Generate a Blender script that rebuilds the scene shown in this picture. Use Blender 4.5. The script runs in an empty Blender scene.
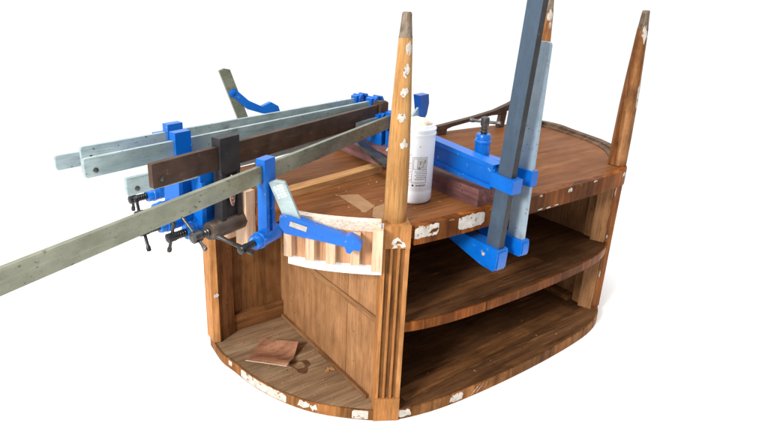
import bpy, bmesh, math, random
from mathutils import Vector, Matrix, Euler
R = math.radians
rng = random.Random(7)
SC = bpy.context.scene
COL = SC.collection

# ------------------------------------------------------------------ camera
cam_d = bpy.data.cameras.new("camera")
cam = bpy.data.objects.new("camera", cam_d)
COL.objects.link(cam)
cam.location = (-0.9236, -1.0549, 1.2057)
cam.rotation_mode = 'XYZ'
cam.rotation_euler = (1.2348, -0.0155, -0.5726)
cam_d.sensor_width = 36.0
cam_d.lens = 569.55 / 768 * 36.0
cam_d.shift_x = 57.7 / 768
cam_d.shift_y = -29.35 / 768
cam_d.clip_start = 0.01
cam_d.clip_end = 300
SC.camera = cam

# ------------------------------------------------------------------ light: white surround + soft side lamp + added overhead fill
world = bpy.data.worlds.new("World")
SC.world = world
world.use_nodes = True
wn = world.node_tree
bg = wn.nodes["Background"]
bg.inputs[0].default_value = (1.0, 1.0, 1.0, 1)
# added light gradient: surround dimmed behind the viewer to deepen shade on front faces
w_tc = wn.nodes.new('ShaderNodeTexCoord')
w_dot = wn.nodes.new('ShaderNodeVectorMath')
w_dot.operation = 'DOT_PRODUCT'
w_dot.inputs[1].default_value = (0.26, 0.966, 0.0)
w_map = wn.nodes.new('ShaderNodeMapRange')
w_map.interpolation_type = 'SMOOTHSTEP'
w_map.inputs[1].default_value = -0.66
w_map.inputs[2].default_value = 0.10
w_map.inputs[3].default_value = 0.57
w_map.inputs[4].default_value = 1.08
wn.links.new(w_tc.outputs['Generated'], w_dot.inputs[0])
wn.links.new(w_dot.outputs['Value'], w_map.inputs[0])
wn.links.new(w_map.outputs[0], bg.inputs[1])

def lamp(name, loc, target, size, energy, color):
    d = bpy.data.lights.new(name, 'AREA')
    d.shape = 'DISK'
    d.size = size
    d.energy = energy
    d.color = color
    o = bpy.data.objects.new(name, d)
    COL.objects.link(o)
    o.location = loc
    o.rotation_euler = (Vector(target) - Vector(loc)).to_track_quat('-Z', 'Y').to_euler()
    return o

lamp("side_lamp", (-4.3, -1.3, 2.7), (0.3, 0.2, 0.4), 1.2, 330, (1.0, 0.95, 0.87))
lamp("overhead_fill", (0.3, 0.2, 5.2), (0.3, 0.2, 0), 3.6, 175, (1.0, 0.99, 0.97))  # added light without a seen source, keeps the floor white

SC.view_settings.view_transform = 'Standard'
SC.view_settings.look = 'None'
SC.view_settings.exposure = 0.0
SC.view_settings.gamma = 1.0

# ------------------------------------------------------------------ materials
def new_mat(name):
    m = bpy.data.materials.new(name)
    m.use_nodes = True
    nt = m.node_tree
    return m, nt, nt.nodes["Principled BSDF"]

def nd(nt, t, **kw):
    n = nt.nodes.new(t)
    for k, v in kw.items():
        setattr(n, k, v)
    return n

def ramp(nt, stops, interp='LINEAR'):
    r = nd(nt, 'ShaderNodeValToRGB')
    r.color_ramp.interpolation = interp
    els = r.color_ramp.elements
    while len(els) > 1:
        els.remove(els[0])
    els[0].position = stops[0][0]
    c = stops[0][1]
    els[0].color = (*c, 1) if len(c) == 3 else c
    for p, c in stops[1:]:
        e = els.new(p)
        e.color = (*c, 1)
    return r

def mixc(nt, fac, a, b, mode='MIX'):
    n = nd(nt, 'ShaderNodeMix', data_type='RGBA', blend_type=mode)
    for sock, v in ((n.inputs[0], fac), (n.inputs[6], a), (n.inputs[7], b)):
        if hasattr(v, 'is_linked') or isinstance(v, bpy.types.NodeSocket):
            nt.links.new(v, sock)
        elif isinstance(v, (int, float)):
            sock.default_value = v
        else:
            sock.default_value = (*v, 1)
    return n.outputs[2]

AX = {'x': (0.06, 1, 1), 'y': (1, 0.06, 1), 'z': (1, 1, 0.06)}

def wood(name, dark, mid, light, axis='x', scale=28, rough=0.5, stain=0.45, stain_scale=5.0, stain_col=None,
         bands=None, bump=0.16, off=(0, 0, 0), spec=0.06, grime=0.0, scuff=0.85):
    """grain along one object axis; worn, stained; bands = (axis, freq, strength) gives veneer pieces of differing tone"""
    m, nt, p = new_mat(name)
    L = nt.links
    tc = nd(nt, 'ShaderNodeTexCoord')
    mp = nd(nt, 'ShaderNodeMapping')
    mp.inputs['Location'].default_value = off
    mp.inputs['Scale'].default_value = tuple(a * scale for a in AX[axis])
    L.new(tc.outputs['Object'], mp.inputs['Vector'])
    n1 = nd(nt, 'ShaderNodeTexNoise')
    n1.inputs['Scale'].default_value = 1.0
    n1.inputs['Detail'].default_value = 9
    n1.inputs['Roughness'].default_value = 0.62
    n1.inputs['Distortion'].default_value = 0.9
    L.new(mp.outputs[0], n1.inputs['Vector'])
    r1 = ramp(nt, [(0.30, dark), (0.5, mid), (0.70, light)])
    L.new(n1.outputs[0], r1.inputs[0])
    # fine pores
    mp2 = nd(nt, 'ShaderNodeMapping')
    mp2.inputs['Scale'].default_value = tuple((a if a < 1 else 1) * scale * 9 * (0.6 if a < 1 else 1) for a in AX[axis])
    L.new(tc.outputs['Object'], mp2.inputs['Vector'])
    n2 = nd(nt, 'ShaderNodeTexNoise')
    n2.inputs['Scale'].default_value = 1.0
    n2.inputs['Detail'].default_value = 3
    L.new(mp2.outputs[0], n2.inputs['Vector'])
    r2 = ramp(nt, [(0.34, (0.62, 0.62, 0.62)), (0.5, (1, 1, 1))])
    L.new(n2.outputs[0], r2.inputs[0])
    c = mixc(nt, 0.8, r1.outputs[0], r2.outputs[0], 'MULTIPLY')
    if bands:
        ba, fr, st = bands
        mp3 = nd(nt, 'ShaderNodeMapping')
        s = [0.001] * 3
        for ch in ba:
            s['xyz'.index(ch)] = fr
        mp3.inputs['Scale'].default_value = s
        mp3.inputs['Location'].default_value = (off[0] + 3.3, off[1] + 1.7, off[2])
        L.new(tc.outputs['Object'], mp3.inputs['Vector'])
        v = nd(nt, 'ShaderNodeTexVoronoi')
        v.inputs['Scale'].default_value = 1.0
        L.new(mp3.outputs[0], v.inputs['Vector'])
        sep = nd(nt, 'ShaderNodeSeparateColor')
        L.new(v.outputs['Color'], sep.inputs[0])
        r3 = ramp(nt, [(0.0, (1 - st,) * 3), (0.5, (1, 1, 1)), (1.0, (1 + st * .8, 1 + st * .7, 1 + st * .6))])
        L.new(sep.outputs[0], r3.inputs[0])
        c = mixc(nt, 1.0, c, r3.outputs[0], 'MULTIPLY')
    n4 = nd(nt, 'ShaderNodeTexNoise')
    n4.inputs['Scale'].default_value = stain_scale
    n4.inputs['Detail'].default_value = 6
    n4.inputs['Roughness'].default_value = 0.6
    mp4 = nd(nt, 'ShaderNodeMapping')
    mp4.inputs['Location'].default_value = (off[0] + 5, off[1] + 9, off[2] + 2)
    L.new(tc.outputs['Object'], mp4.inputs['Vector'])
    L.new(mp4.outputs[0], n4.inputs['Vector'])
    r4 = ramp(nt, [(0.46, (0, 0, 0)), (0.68, (1, 1, 1))])
    L.new(n4.outputs[0], r4.inputs[0])
    mm = nd(nt, 'ShaderNodeMath', operation='MULTIPLY')
    L.new(r4.outputs[0], mm.inputs[0])
    mm.inputs[1].default_value = stain
    c = mixc(nt, mm.outputs[0], c, stain_col or tuple(x * 0.35 for x in dark))
    n6 = nd(nt, 'ShaderNodeTexNoise')
    mp6 = nd(nt, 'ShaderNodeMapping')
    mp6.inputs['Scale'].default_value = tuple(30 * (.35 if a < 1 else 1) for a in AX[axis])
    mp6.inputs['Location'].default_value = (off[0] + 1, off[1] + 4, off[2] + 7)
    L.new(tc.outputs['Object'], mp6.inputs['Vector'])
    n6.inputs['Scale'].default_value = 1.0
    n6.inputs['Detail'].default_value = 10
    n6.inputs['Roughness'].default_value = 0.74
    L.new(mp6.outputs[0], n6.inputs['Vector'])
    r6 = ramp(nt, [(0.30, (0.50, 0.47, 0.44)), (0.47, (0.92, 0.92, 0.92)), (0.56, (1.04, 1.04, 1.04)), (0.74, (1.42, 1.46, 1.52))])
    L.new(n6.outputs[0], r6.inputs[0])
    c = mixc(nt, scuff, c, r6.outputs[0], 'MULTIPLY')
    vh = nd(nt, 'ShaderNodeTexVoronoi')
    vh.inputs['Scale'].default_value = 30
    L.new(mp4.outputs[0], vh.inputs['Vector'])
    rh = ramp(nt, [(0.0, (1, 1, 1)), (0.055, (1, 1, 1)), (0.09, (0, 0, 0))])
    L.new(vh.outputs['Distance'], rh.inputs[0])
    sh = nd(nt, 'ShaderNodeSeparateColor')
    L.new(vh.outputs['Color'], sh.inputs[0])
    gt = nd(nt, 'ShaderNodeMath', operation='GREATER_THAN')
    L.new(sh.outputs[1], gt.inputs[0])
    gt.inputs[1].default_value = 0.72
    mh = nd(nt, 'ShaderNodeMath', operation='MULTIPLY')
    L.new(gt.outputs[0], mh.inputs[0])
    L.new(rh.outputs[0], mh.inputs[1])
    c = mixc(nt, mh.outputs[0], c, tuple(x * 0.25 for x in dark))
    if grime:
        mp5 = nd(nt, 'ShaderNodeMapping')
        mp5.inputs['Scale'].default_value = (5, 75, 75) if axis != 'z' else (75, 75, 9)
        mp5.inputs['Rotation'].default_value = (0, 0, 0.5) if axis != 'z' else (0.2, 0.3, 0)
        L.new(tc.outputs['Object'], mp5.inputs['Vector'])
        n5 = nd(nt, 'ShaderNodeTexNoise')
        n5.inputs['Scale'].default_value = 1.0
        n5.inputs['Detail'].default_value = 5
        n5.inputs['Roughness'].default_value = 0.7
        L.new(mp5.outputs[0], n5.inputs['Vector'])
        r5 = ramp(nt, [(0.585, (0, 0, 0)), (0.70, (1, 1, 1))])
        L.new(n5.outputs[0], r5.inputs[0])
        m5 = nd(nt, 'ShaderNodeMath', operation='MULTIPLY')
        L.new(r5.outputs[0], m5.inputs[0])
        m5.inputs[1].default_value = grime
        c = mixc(nt, m5.outputs[0], c, tuple(min(.5, x * 1.9) for x in light))
    L.new(c, p.inputs['Base Color'])
    rr = nd(nt, 'ShaderNodeMapRange')
    rr.inputs[3].default_value = rough - 0.12
    rr.inputs[4].default_value = rough + 0.2
    L.new(n4.outputs[0], rr.inputs[0])
    L.new(rr.outputs[0], p.inputs['Roughness'])
    p.inputs['Specular IOR Level'].default_value = spec
    b = nd(nt, 'ShaderNodeBump')
    b.inputs['Strength'].default_value = bump
    b.inputs['Distance'].default_value = 0.004
    mb = nd(nt, 'ShaderNodeMath', operation='ADD')
    L.new(n1.outputs[0], mb.inputs[0])
    L.new(n2.outputs[0], mb.inputs[1])
    L.new(mb.outputs[0], b.inputs['Height'])
    L.new(b.outputs[0], p.inputs['Normal'])
    return m

def mottled(name, a, b, scale=14, rough=0.45, metallic=0.0, speck=None, speck_scale=90, speck_lo=0.66, spec=0.5, bump=0.05, coat=0.0,
            stretch=(1, 1, 1), off=(0, 0, 0), streak=0.0, streak_col=(0.12, 0.10, 0.08)):
    m, nt, p = new_mat(name)
    L = nt.links
    tc = nd(nt, 'ShaderNodeTexCoord')
    mp = nd(nt, 'ShaderNodeMapping')
    mp.inputs['Scale'].default_value = stretch
    mp.inputs['Location'].default_value = off
    L.new(tc.outputs['Object'], mp.inputs['Vector'])
    n1 = nd(nt, 'ShaderNodeTexNoise')
    n1.inputs['Scale'].default_value = scale
    n1.inputs['Detail'].default_value = 7
    n1.inputs['Roughness'].default_value = 0.65
    L.new(mp.outputs[0], n1.inputs['Vector'])
    r1 = ramp(nt, [(0.32, a), (0.68, b)])
    L.new(n1.outputs[0], r1.inputs[0])
    c = r1.outputs[0]
    if speck:
        n2 = nd(nt, 'ShaderNodeTexNoise')
        n2.inputs['Scale'].default_value = speck_scale
        n2.inputs['Detail'].default_value = 3
        L.new(mp.outputs[0], n2.inputs['Vector'])
        r2 = ramp(nt, [(speck_lo, (0, 0, 0)), (speck_lo + 0.06, (1, 1, 1))])
        L.new(n2.outputs[0], r2.inputs[0])
        c = mixc(nt, r2.outputs[0], c, speck)
    if streak:
        for sc_, rot, lo, col in (((7, 170, 170), 0.0, 0.56, tuple(min(.8, q * 1.5) for q in b)), ((5, 60, 60), 0.12, 0.57, streak_col), ((9, 14, 14), 0.0, 0.60, streak_col)):
            mps = nd(nt, 'ShaderNodeMapping')
            mps.inputs['Scale'].default_value = sc_
            mps.inputs['Rotation'].default_value = (0, rot, 0)
            L.new(tc.outputs['Object'], mps.inputs['Vector'])
            ns = nd(nt, 'ShaderNodeTexNoise')
            ns.inputs['Scale'].default_value = 1.0
            ns.inputs['Detail'].default_value = 6
            ns.inputs['Roughness'].default_value = 0.7
            L.new(mps.outputs[0], ns.inputs['Vector'])
            rs = ramp(nt, [(lo, (0, 0, 0)), (lo + .14, (1, 1, 1))])
            L.new(ns.outputs[0], rs.inputs[0])
            ms = nd(nt, 'ShaderNodeMath', operation='MULTIPLY')
            L.new(rs.outputs[0], ms.inputs[0])
            ms.inputs[1].default_value = streak
            c = mixc(nt, ms.outputs[0], c, col)
    L.new(c, p.inputs['Base Color'])
    p.inputs['Metallic'].default_value = metallic
    p.inputs['Specular IOR Level'].default_value = spec
    p.inputs['Coat Weight'].default_value = coat
    p.inputs['Coat Roughness'].default_value = 0.15
    mr = nd(nt, 'ShaderNodeMapRange')
    mr.inputs[3].default_value = rough - 0.1
    mr.inputs[4].default_value = rough + 0.12
    L.new(n1.outputs[0], mr.inputs[0])
    L.new(mr.outputs[0], p.inputs['Roughness'])
    b_ = nd(nt, 'ShaderNodeBump')
    b_.inputs['Strength'].default_value = bump
    b_.inputs['Distance'].default_value = 0.003
    L.new(n1.outputs[0], b_.inputs['Height'])
    L.new(b_.outputs[0], p.inputs['Normal'])
    return m

M = {}
M['floor'] = mottled('white_floor', (0.95, 0.95, 0.95), (0.96, 0.96, 0.96), scale=3, rough=0.9, spec=0.0, bump=0)
M['top'] = wood('reddish_board', (0.142, 0.052, 0.019), (0.190, 0.072, 0.025), (0.223, 0.092, 0.036), 'x', 13, rough=0.45, stain=0.35,
                stain_scale=2.6, stain_col=(0.085, 0.030, 0.013), grime=0.35, scuff=0.5)
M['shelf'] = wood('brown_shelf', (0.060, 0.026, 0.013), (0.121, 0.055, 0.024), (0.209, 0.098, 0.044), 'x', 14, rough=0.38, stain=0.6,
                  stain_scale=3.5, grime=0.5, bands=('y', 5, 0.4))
M['floor_wood'] = wood('worn_base', (0.177, 0.109, 0.060), (0.281, 0.181, 0.107), (0.379, 0.254, 0.159), 'x', 26, rough=0.6, stain=0.5,
                       stain_scale=4, stain_col=(0.085, 0.046, 0.024), grime=0.4, scuff=0.5)
M['edge'] = wood('edge_veneer', (0.143, 0.050, 0.014), (0.257, 0.107, 0.034), (0.343, 0.165, 0.062), 'z', 30, rough=0.5, stain=0.5,
                 stain_scale=7, bands=('xy', 9, 0.4), grime=0.3)
M['edge2'] = wood('rail_veneer', (0.092, 0.024, 0.006), (0.181, 0.054, 0.010), (0.273, 0.093, 0.020), 'z', 30, rough=0.4, stain=0.5,
                  stain_scale=8, bands=('xy', 12, 0.5), grime=0.2, off=(2, 0, 0))
M['pil'] = wood('pilaster_wood', (0.286, 0.119, 0.039), (0.414, 0.184, 0.062), (0.521, 0.255, 0.101), 'z', 34, rough=0.5, stain=0.4,
                stain_scale=8, stain_col=(0.15, 0.06, 0.02), scuff=0.6)
M['pil_dark'] = wood('worn_pilaster_wood', (0.118, 0.034, 0.006), (0.259, 0.080, 0.014), (0.389, 0.153, 0.034), 'z', 34, rough=0.5, stain=0.5,
                     stain_scale=14)
M['post'] = wood('old_post_wood', (0.124, 0.051, 0.022), (0.221, 0.097, 0.042), (0.332, 0.155, 0.069), 'z', 26, rough=0.55, stain=0.6, stain_scale=9)
M['panel'] = wood('partition_wood', (0.277, 0.133, 0.058), (0.350, 0.175, 0.079), (0.411, 0.217, 0.105), 'z', 34, rough=0.55, stain=0.4,
                  stain_scale=6, stain_col=(0.16, 0.075, 0.03), bands=('y', 5, 0.10), scuff=0.7)
M['back'] = wood('back_panel_wood', (0.140, 0.060, 0.023), (0.201, 0.090, 0.034), (0.261, 0.124, 0.052), 'z', 28, rough=0.6, stain=0.5,
                 stain_scale=6, bands=('x', 4, 0.12))
M['railw'] = wood('frame_rail_wood', (0.141, 0.058, 0.022), (0.224, 0.099, 0.039), (0.309, 0.150, 0.062), 'x', 26, rough=0.55, stain=0.45, stain_scale=7)
M['raily'] = wood('partition_rail_wood', (0.180, 0.084, 0.035), (0.271, 0.133, 0.059), (0.344, 0.190, 0.091), 'y', 26, rough=0.55, stain=0.3, stain_scale=7)
M['leg'] = wood('beech_leg', (0.328, 0.158, 0.053), (0.427, 0.224, 0.083), (0.507, 0.296, 0.125), 'z', 40, rough=0.42, stain=0.35, stain_scale=10, stain_col=(0.17, 0.07, 0.022), scuff=0.4)
M['leg2'] = wood('stained_leg', (0.120, 0.042, 0.014), (0.311, 0.132, 0.048), (0.477, 0.241, 0.107), 'z', 34, rough=0.42, stain=0.6, stain_scale=9)
M['sabot'] = wood('grey_leg_tip', (0.10, 0.07, 0.05), (0.20, 0.15, 0.11), (0.34, 0.28, 0.22), 'z', 60, rough=0.6, stain=0.5, stain_scale=40)
M['lip'] = wood('grey_lip', (0.070, 0.041, 0.025), (0.133, 0.081, 0.053), (0.224, 0.149, 0.100), 'x', 30, rough=0.5, stain=0.4, stain_scale=12, scuff=0.5)
M['filler'] = mottled('white_filler', (0.384, 0.355, 0.317), (0.634, 0.605, 0.566), scale=48, rough=0.75, spec=0.2, bump=0.3, speck=(0.24, 0.135, 0.07), speck_scale=70, speck_lo=0.60)
M['batten'] = wood('purple_wood', (0.121, 0.054, 0.053), (0.210, 0.099, 0.095), (0.318, 0.173, 0.164), 'y', 24, rough=0.6, stain=0.5, stain_scale=7, bump=0.2, scuff=0.6)
M['pine'] = wood('pale_pine', (0.549, 0.351, 0.220), (0.656, 0.445, 0.303), (0.740, 0.542, 0.389), 'z', 22, rough=0.6, stain=0.25, stain_scale=8,
                 stain_col=(0.34, 0.19, 0.10), scuff=0.3)
M['pinex'] = wood('pale_strip_wood', (0.347, 0.170, 0.070), (0.469, 0.250, 0.106), (0.571, 0.340, 0.158), 'x', 26, rough=0.6, stain=0.2, stain_scale=8,
                  stain_col=(0.22, 0.11, 0.05), scuff=0.45)
M['caulface'] = wood('caul_ply', (0.394, 0.206, 0.108), (0.488, 0.271, 0.152), (0.553, 0.329, 0.195), 'z', 18, rough=0.65, stain=0.3, stain_scale=8,
                     stain_col=(0.30, 0.15, 0.08), scuff=0.35)
M['cauledge'] = wood('caul_top_ply', (0.552, 0.441, 0.359), (0.672, 0.573, 0.490), (0.769, 0.693, 0.609), 'x', 26, rough=0.7, stain=0.12, stain_scale=9,
                     stain_col=(0.36, 0.25, 0.18), scuff=0.15)
M['plastic'] = mottled('white_plastic', (0.608, 0.603, 0.628), (0.709, 0.705, 0.736), scale=8, rough=0.5, spec=0.4)
M['groove'] = wood('dark_flute_wood', (0.111, 0.043, 0.014), (0.195, 0.084, 0.028), (0.286, 0.135, 0.049), 'z', 34, rough=0.5, stain=0.4, stain_scale=9)  # darker tone for the hollows of the flutes
M['tape'] = mottled('tan_tape', (0.24, 0.135, 0.068), (0.31, 0.18, 0.095), scale=24, rough=0.6, spec=0.1)
M['scrap'] = wood('scrap_veneer', (0.230, 0.103, 0.058), (0.345, 0.164, 0.097), (0.436, 0.243, 0.149), 'x', 40, rough=0.6, stain=0.25, stain_scale=20)
M['scrap_edge'] = mottled('pale_paper', (0.6, 0.54, 0.48), (0.75, 0.7, 0.64), rough=0.8, spec=0.2)
M['stain'] = mottled('dark_glue_stain', (0.065, 0.030, 0.015), (0.15, 0.075, 0.038), scale=45, rough=0.5)
M['galv'] = mottled('galvanised_steel', (0.282, 0.365, 0.382), (0.432, 0.541, 0.562), scale=30, rough=0.36, metallic=0.45, speck=(0.10, 0.09, 0.08),
                    speck_scale=150, speck_lo=0.67, stretch=(0.5, 1, 1), streak=0.45)
M['galv_green'] = mottled('aged_steel_rail', (0.164, 0.173, 0.124), (0.262, 0.273, 0.207), scale=26, rough=0.27, metallic=0.5,
                          speck=(0.09, 0.075, 0.055), speck_scale=120, speck_lo=0.65, stretch=(0.6, 1, 1), streak=0.45)
M['galv_blue'] = mottled('bluish_steel', (0.245, 0.331, 0.406), (0.340, 0.432, 0.515), scale=10, rough=0.4, metallic=0.2, speck=(0.14, 0.14, 0.14),
                         speck_scale=130, speck_lo=0.655, streak=0.4)
M['darkrail'] = mottled('blued_rail', (0.042, 0.068, 0.108), (0.055, 0.090, 0.140), scale=40, rough=0.42, metallic=0.15, speck=(0.05, 0.065, 0.085),
                        speck_scale=240, speck_lo=0.60, stretch=(0.35, 1, 1), streak=0.25)
M['blue'] = mottled('blue_enamel', (0.001, 0.089, 0.416), (0.002, 0.128, 0.529), scale=9, rough=0.28, speck=(0.16, 0.25, 0.40), speck_scale=62,
                    speck_lo=0.67, spec=0.35, bump=0.35, coat=0.06)
M['darkblue'] = mottled('dark_blue_enamel', (0.002, 0.04, 0.22), (0.003, 0.07, 0.34), scale=20, rough=0.3, speck=(0.02, 0.02, 0.03), speck_scale=50, speck_lo=0.6, coat=0.2)
M['bronze'] = mottled('rusty_brown_steel', (0.030, 0.016, 0.010), (0.085, 0.045, 0.027), scale=16, rough=0.5, metallic=0.3,
                      speck=(0.13, 0.07, 0.04), speck_scale=60, speck_lo=0.66, bump=0.15, streak=0.5)
M['blackcast'] = mottled('black_cast_iron', (0.012, 0.012, 0.014), (0.034, 0.033, 0.036), scale=22, rough=0.5, metallic=0.2, bump=0.25,
                         speck=(0.07, 0.06, 0.055), speck_scale=110, speck_lo=0.68)
M['browncast'] = mottled('brown_cast_iron', (0.045, 0.032, 0.025), (0.105, 0.078, 0.06), scale=18, rough=0.45, metallic=0.4, bump=0.2)
M['steel'] = mottled('dark_screw_steel', (0.05, 0.048, 0.046), (0.16, 0.15, 0.145), scale=30, rough=0.35, metallic=0.8)
M['blacksteel'] = mottled('black_screw_steel', (0.010, 0.010, 0.011), (0.04, 0.04, 0.042), scale=30, rough=0.3, metallic=0.4)
M['redlabel'] = mottled('faded_red_label', (0.24, 0.05, 0.035), (0.36, 0.10, 0.075), scale=60, rough=0.5)
M['cream'] = mottled('worn_cream', (0.360, 0.288, 0.240), (0.480, 0.416, 0.360), scale=60, rough=0.5)
M['white'] = mottled('bottle_plastic', (0.777, 0.814, 0.900), (0.848, 0.887, 0.967), scale=5, rough=0.35, spec=0.5, bump=0.02)
M['greyprint'] = mottled('grey_print', (0.19, 0.18, 0.18), (0.25, 0.24, 0.24), rough=0.5)
M['paleprint'] = mottled('pale_grey_print', (0.50, 0.50, 0.50), (0.58, 0.58, 0.58), rough=0.5)
M['redprint'] = mottled('red_print', (0.42, 0.17, 0.11), (0.48, 0.21, 0.15), rough=0.5)
M['blackprint'] = mottled('black_print', (0.02, 0.02, 0.022), (0.03, 0.03, 0.03), rough=0.5)
M['glue'] = mottled('dried_glue', (0.60, 0.46, 0.31), (0.78, 0.70, 0.58), scale=22, rough=0.5, bump=0.3)

# ------------------------------------------------------------------ mesh helpers
def V(*a):
    return Vector(a)

def obj(name, bm, mat, parent=None, smooth=False, bevel=0.0, seg=2):
    if bevel:
        es = [e for e in bm.edges if len(e.link_faces) == 2 and e.calc_face_angle(0) > 0.6]
        if es:
            bmesh.ops.bevel(bm, geom=es, offset=bevel, segments=seg, affect='EDGES', profile=0.5, clamp_overlap=True)
    bmesh.ops.recalc_face_normals(bm, faces=bm.faces[:])
    me = bpy.data.meshes.new(name)
    bm.to_mesh(me)
    bm.free()
    for m in (mat if isinstance(mat, (list, tuple)) else [mat]):
        me.materials.append(m)
    if smooth:
        for f in me.polygons:
            f.use_smooth = True
        me.set_sharp_from_angle(angle=R(38))
    o = bpy.data.objects.new(name, me)
    COL.objects.link(o)
    if parent:
        o.parent = parent
    return o

def tag(o, label, cat, group=None):
    o['label'] = label
    o['category'] = cat
    if group:
        o['group'] = group
    return o

def thing(name, label, cat, loc=(0, 0, 0), mat=None, group=None):
    o = bpy.data.objects.new(name, None)
    o.empty_display_size = 0.05
    COL.objects.link(o)
    if mat is not None:
        o.matrix_world = mat
    else:
        o.location = loc
    return tag(o, label, cat, group)

def add_box(bm, lo, hi, mtx=None, mi=0):
    x0, y0, z0 = lo
    x1, y1, z1 = hi
    vs = [bm.verts.new(((mtx @ V(x, y, z)) if mtx else V(x, y, z))) for x, y, z in
          ((x0, y0, z0), (x1, y0, z0), (x1, y1, z0), (x0, y1, z0), (x0, y0, z1), (x1, y0, z1), (x1, y1, z1), (x0, y1, z1))]
    for f in ((0, 3, 2, 1), (4, 5, 6, 7), (0, 1, 5, 4), (1, 2, 6, 5), (2, 3, 7, 6), (3, 0, 4, 7)):
        fc = bm.faces.new([vs[i] for i in f])
        fc.material_index = mi

def add_prism(bm, pts, fn0, fn1, mi=0):
    """closed polygon pts (2D) extruded between two mappings"""
    a = [bm.verts.new(fn0(p)) for p in pts]
    b = [bm.verts.new(fn1(p)) for p in pts]
    n = len(pts)
    bm.faces.new(a).material_index = mi
    bm.faces.new(b[::-1]).material_index = mi
    for i in range(n):
        bm.faces.new((a[i], b[i], b[(i + 1) % n], a[(i + 1) % n])).material_index = mi

def plan_slab(bm, pts, z0, z1):
    add_prism(bm, pts, lambda p: V(p[0], p[1], z0), lambda p: V(p[0], p[1], z1))

def xz_prism(bm, pts, y0, y1):
    add_prism(bm, pts, lambda p: V(p[0], y0, p[1]), lambda p: V(p[0], y1, p[1]))

def add_tube(bm, p0, p1, r0, r1=None, n=18, cap=True):
    p0, p1 = Vector(p0), Vector(p1)
    r1 = r0 if r1 is None else r1
    d = (p1 - p0).normalized()
    u = d.orthogonal().normalized()
    w = d.cross(u)
    a = [bm.verts.new(p0 + (u * math.cos(2 * math.pi * i / n) + w * math.sin(2 * math.pi * i / n)) * r0) for i in range(n)]
    b = [bm.verts.new(p1 + (u * math.cos(2 * math.pi * i / n) + w * math.sin(2 * math.pi * i / n)) * r1) for i in range(n)]
    for i in range(n):
        bm.faces.new((a[i], a[(i + 1) % n], b[(i + 1) % n], b[i]))
    if cap:
        bm.faces.new(a[::-1])
        bm.faces.new(b)

def add_chain(bm, prof, axis_p, axis_d, n=24):
    """lathe: prof = [(dist along axis, radius)]"""
    axis_p, d = Vector(axis_p), Vector(axis_d).normalized()
    u = d.orthogonal().normalized()
    w = d.cross(u)
    rings = []
    for t, r in prof:
        rings.append([bm.verts.new(axis_p + d * t + (u * math.cos(2 * math.pi * i / n) + w * math.sin(2 * math.pi * i / n)) * r) for i in range(n)])
    for a, b in zip(rings, rings[1:]):
        for i in range(n):
            bm.faces.new((a[i], a[(i + 1) % n], b[(i + 1) % n], b[i]))
    bm.faces.new(rings[0][::-1])
    bm.faces.new(rings[-1])

def thread(bm, p0, d, length, r, pitch=0.0075, n=16):
    k = max(2, int(length / pitch))
    prof = []
    for i in range(k):
        t = i * length / k
        prof += [(t, r * 0.80), (t + 0.25 * length / k, r), (t + 0.60 * length / k, r), (t + 0.85 * length / k, r * 0.80)]
    prof.append((length, r * 0.80))
    add_chain(bm, prof, p0, d, n)

def catmull(pts, k=8):
    P = [Vector((p[0], p[1])) for p in pts]
    out = []
    for i in range(len(P) - 1):
        p0 = P[i - 1] if i else P[i] * 2 - P[i + 1]
        p1, p2 = P[i], P[i + 1]
        p3 = P[i + 2] if i + 2 < len(P) else P[i + 1] * 2 - P[i]
        for j in range(k):
            t = j / k
            out.append(0.5 * ((2 * p1) + (p2 - p0) * t + (2 * p0 - 5 * p1 + 4 * p2 - p3) * t * t + (3 * p1 - p0 - 3 * p2 + p3) * t ** 3))
    out.append(P[-1])
    return out

class Path:
    """plan curve with arclength; outward normal is to the right of travel (left end -> front -> right end, seen from above)"""
    def __init__(self, pts):
        self.p = pts
        self.s = [0]
        for a, b in zip(pts, pts[1:]):
            self.s.append(self.s[-1] + (b - a).length)
        self.len = self.s[-1]
    def at(self, s):
        s = min(max(s, 0), self.len)
        for i in range(len(self.p) - 1):
            if s <= self.s[i + 1]:
                break
        a, b = self.p[i], self.p[i + 1]
        t = (s - self.s[i]) / max(1e-9, self.s[i + 1] - self.s[i])
        q = a.lerp(b, t)
        # smoothed normal
        a2 = self.p[max(0, i - 1)]
        b2 = self.p[min(len(self.p) - 1, i + 2)]
        d = (b2 - a2).normalized()
        return q, Vector((d.y, -d.x)) * -1 if False else Vector((d.y, -d.x))
    def near(self, x, y):
        q = Vector((x, y))
        return min(range(len(self.p)), key=lambda i: (self.p[i] - q).length) and self.s[min(range(len(self.p)), key=lambda i: (self.p[i] - q).length)]
    def offset(self, o):
        r = []
        for i, s in enumerate(self.s):
            q, n = self.at(s)
            r.append(self.p[i] + n * o)
        return r

def band(bm, path, s0, s1, off0, off1, z0, z1, step=0.012):
    """solid curved strip along a path"""
    n = max(2, int((s1 - s0) / step))
    rings = []
    for i in range(n + 1):
        s = s0 + (s1 - s0) * i / n
        q, nn = path.at(s)
        a, b = q + nn * off0, q + nn * off1
        zz0 = z0(s) if callable(z0) else z0
        zz1 = z1(s) if callable(z1) else z1
        rings.append([bm.verts.new((a.x, a.y, zz0)), bm.verts.new((b.x, b.y, zz0)), bm.verts.new((b.x, b.y, zz1)), bm.verts.new((a.x, a.y, zz1))])
    for A, B in zip(rings, rings[1:]):
        for i in range(4):
            bm.faces.new((A[i], A[(i + 1) % 4], B[(i + 1) % 4], B[i]))
    bm.faces.new(rings[0][::-1])
    bm.faces.new(rings[-1])

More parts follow.
